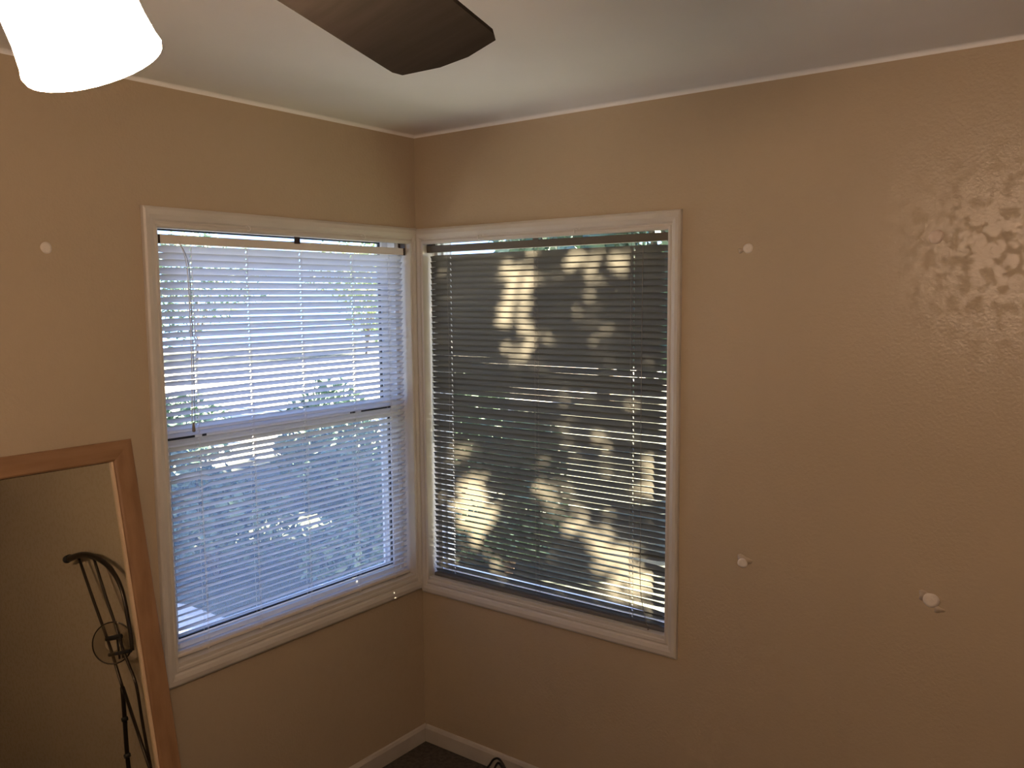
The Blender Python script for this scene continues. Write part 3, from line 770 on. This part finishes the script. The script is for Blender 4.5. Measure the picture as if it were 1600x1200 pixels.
def bush(x, y, h, r, n, size, label, seed, m='leaf', group='bushes outside the left window'):
    rnd = random.Random(seed)
    B = thing('bush', label, 'bush', (x, y, GZ), group)
    lob = [(Vector((rnd.uniform(-.5, .5)*r, rnd.uniform(-.5, .5)*r, h*rnd.uniform(.35, .72))), r*rnd.uniform(.45, .75)) for _ in range(9)]
    def smp():
        c, q = rnd.choice(lob); d = Vector((rnd.gauss(0, 1), rnd.gauss(0, 1), rnd.gauss(0, 1))).normalized()*q*rnd.uniform(.7, 1.02)
        d.z *= min(1, h*.28/q) if q else 1
        p = Vector((x, y, GZ))+c+d; p.z = max(p.z, GZ+.03); return p
    bm = new_bm(); leaves_into(bm, rnd, n, smp, size); obj('foliage', bm, M[m], B, fix=False)
    bm = new_bm()
    for k in range(5):
        c = lob[k][0]; add_tube(bm, [(x, y, GZ-.02), (x+c.x*.4, y+c.y*.4, GZ+c.z*.55), (x+c.x, y+c.y, GZ+c.z)], [.02, .014, .006], 6)
    obj('stem', bm, M['bark'], B)
    return B
bush(-3.30, 1.25, 1.00, .50, 2200, .09, 'low leafy bush beyond the path, nearest the window', 31)
bush(-2.95, 2.50, 1.10, .50, 2200, .09, 'leafy bush seen through the middle of the left blind', 32)
bush(-2.35, 3.72, 1.15, .50, 2200, .09, 'leafy bush at the right side of the left window', 33)
bush(-4.75, 1.75, 1.35, .55, 2400, .10, 'taller bush behind the low one, left part of the blind', 34)
bush(-4.35, 3.15, 1.45, .55, 2400, .10, 'taller bush behind the middle one', 35)
bush(-3.60, 4.50, 1.50, .55, 2400, .10, 'taller bush behind the right-hand one', 36)
bush(-2.20, 1.62, .62, .42, 1700, .08, 'lowest bush, just beyond the end of the concrete path', 38)
bush(-1.55, 2.62, .70, .42, 1700, .08, 'low bush nearest the corner end of the left window', 39)
bush(-6.1, .75, 1.30, .50, 2200, .10, 'bush at the far left edge of the left window', 37)

def tree(x, y, h, r, n, size, label, seed, m='leaf', trunk=.12, crown0=.35, group='trees beyond the drive', keep=None):
    rnd = random.Random(seed)
    B = thing('tree', label, 'tree', (x, y, GZ), group)
    lob = [(Vector((rnd.uniform(-.65, .65)*r, rnd.uniform(-.65, .65)*r, h*rnd.uniform(crown0+.1, .88))), r*rnd.uniform(.3, .5)) for _ in range(16)]
    def smp():
        while True:
            c, q = rnd.choice(lob); d = Vector((rnd.gauss(0, 1), rnd.gauss(0, 1), rnd.gauss(0, 1))).normalized()*q*rnd.uniform(.5, 1.05)
            p = Vector((x, y, GZ))+c+d
            if keep is None or keep(p): return p
    bm = new_bm(); leaves_into(bm, rnd, n, smp, size); obj('foliage', bm, M[m], B, fix=False)
    bm = new_bm(); top = Vector((x+.1*r, y, GZ+h*.75))
    add_tube(bm, smooth([(x, y, GZ-.05), (x+.03*r, y+.02*r, GZ+h*.3), tuple(top)], 5), [trunk*(1-.07*i) for i in range(11)], 10)
    for c, q in lob[:8]:
        add_tube(bm, smooth([(x+.03*r, y, GZ+h*crown0*rnd.uniform(.7, 1.3)), (x+c.x*.6, y+c.y*.6, GZ+c.z*.8), (x+c.x, y+c.y, GZ+c.z)], 3), [trunk*.35*(1-.12*i) for i in range(7)], 6)
    obj('trunk', bm, M['bark'], B)
    return B
far = [(-25, 9, 4.6, 2.0, 'leaf_light'), (-24, 14.5, 5.2, 2.2, 'leaf'), (-22, 20.5, 4.8, 2.1, 'leaf_light'), (-17, 26, 5.4, 2.3, 'leaf'), (-27, 3.2, 4.4, 2.0, 'leaf')]
fl = ['pale tree left of centre beyond the drive', 'dark tree in the middle distance beyond the drive', 'pale leaved tree right of the dark one beyond the drive', 'dark tree furthest right beyond the drive', 'dark tree furthest left beyond the drive']
for k, (x, y, h, r, m) in enumerate(far): tree(x, y, h, r, 1500, .22, fl[k], 60+k, m, .07, .12)

# tree beside the house whose trunk and crown shade the right window
SD = SUN_DIR
def sunpt(xw, zw, dist, yw=.03):
    """point at the given distance towards the sun from (xw, yw, zw) on the right window"""
    return Vector((xw, yw, zw)) + SD*dist
LIT = [  # openings of the crown as their light falls on the blind: x, z, rx, rz, share of leaves left in them
    (.245, 1.00, .125, .155, 0), (.15, 1.21, .06, .07, .2), (.465, 1.885, .12, .10, .05), (.44, 1.72, .09, .17, .08), (.78, 1.93, .18, .055, .2),
    (.68, 1.66, .20, .25, .70), (.60, 1.10, .13, .05, .1), (.74, 1.00, .15, .055, .1), (.88, .91, .13, .07, .05), (.36, .80, .08, .07, .05),
    (1.01, 1.20, .07, .12, .1), (.97, .80, .13, .085, .05), (.75, 1.35, .30, .05, .6), (.10, 1.85, .06, .2, .6)]
def lit(xw, zw):
    for (a, b, ra, rb, k) in LIT:
        if ((xw-a)/ra)**2 + ((zw-b)/rb)**2 < 1: return rnd.random() > k
    return False
rnd = random.Random(91)
TR = thing('tree', 'tree beside the house that shades the right window', 'tree', (0, 0, 0))
bm = new_bm()
DT = 4.3
def tp(x, z, d=DT): return tuple(sunpt(x, z, d))
base = sunpt(.53, .3, DT); base.z = GZ
add_tube(bm, smooth([(base.x+.02, base.y, GZ-.1), (base.x, base.y, .9), tp(.500, .72), tp(.465, 1.0), tp(.380, 1.35), tp(.295, 1.62), tp(.275, 1.85), tp(.25, 2.15), tp(.2, 2.6)], 4), [.11, .105, .10, .095, .09, .085, .082, .08, .078, .076, .075, .074, .074, .074, .074, .074, .075, .075, .075, .075, .074, .073, .072, .07, .068, .064, .06, .055, .05, .045, .04, .035, .03], 12)
add_tube(bm, smooth([tp(.38, 1.35), tp(.42, 1.55), tp(.46, 1.80), tp(.52, 2.0), tp(.60, 2.3)], 4), [.014-.0004*i for i in range(17)], 8)
add_tube(bm, smooth([tp(.42, 1.2), tp(.52, 1.36), tp(.75, 1.42), tp(1.05, 1.55)], 4), [.035-.0015*i for i in range(13)], 8)
add_tube(bm, smooth([tp(.45, 1.78), tp(.47, 1.62), tp(.44, 1.5)], 4), .012, 6)
obj('trunk', bm, M['bark'], TR)
bm = new_bm()
def smp_near():
    while True:
        xw, zw = rnd.uniform(-.3, 1.6), rnd.uniform(.35, 2.6)
        if lit(xw, zw): continue
        return sunpt(xw, zw, rnd.uniform(3.5, 5.4))
leaves_into(bm, rnd, 19000, smp_near, .08)
obj('foliage', bm, M['leaf_dark'], TR, fix=False)

# unseen tall trees, added up-sun to keep the bushes in shade
tree(1.0, 7.2, 6.0, 1.7, 5200, .28, 'unseen broad tree added by the corner of the house to shade the bushes', 71, 'leaf', .18, .12, 'added shade trees beside the house')
tree(-2.95, 8.5, 6.4, 1.7, 5200, .28, 'unseen broad tree added behind the corner one, also to shade the bushes', 73, 'leaf', .18, .10, 'added shade trees beside the house')
tree(-6.6, 12.5, 6.8, 2.3, 3600, .28, 'unseen broad tree added further from the house to shade the bushes', 72, 'leaf', .18, .10, 'added shade trees beside the house')
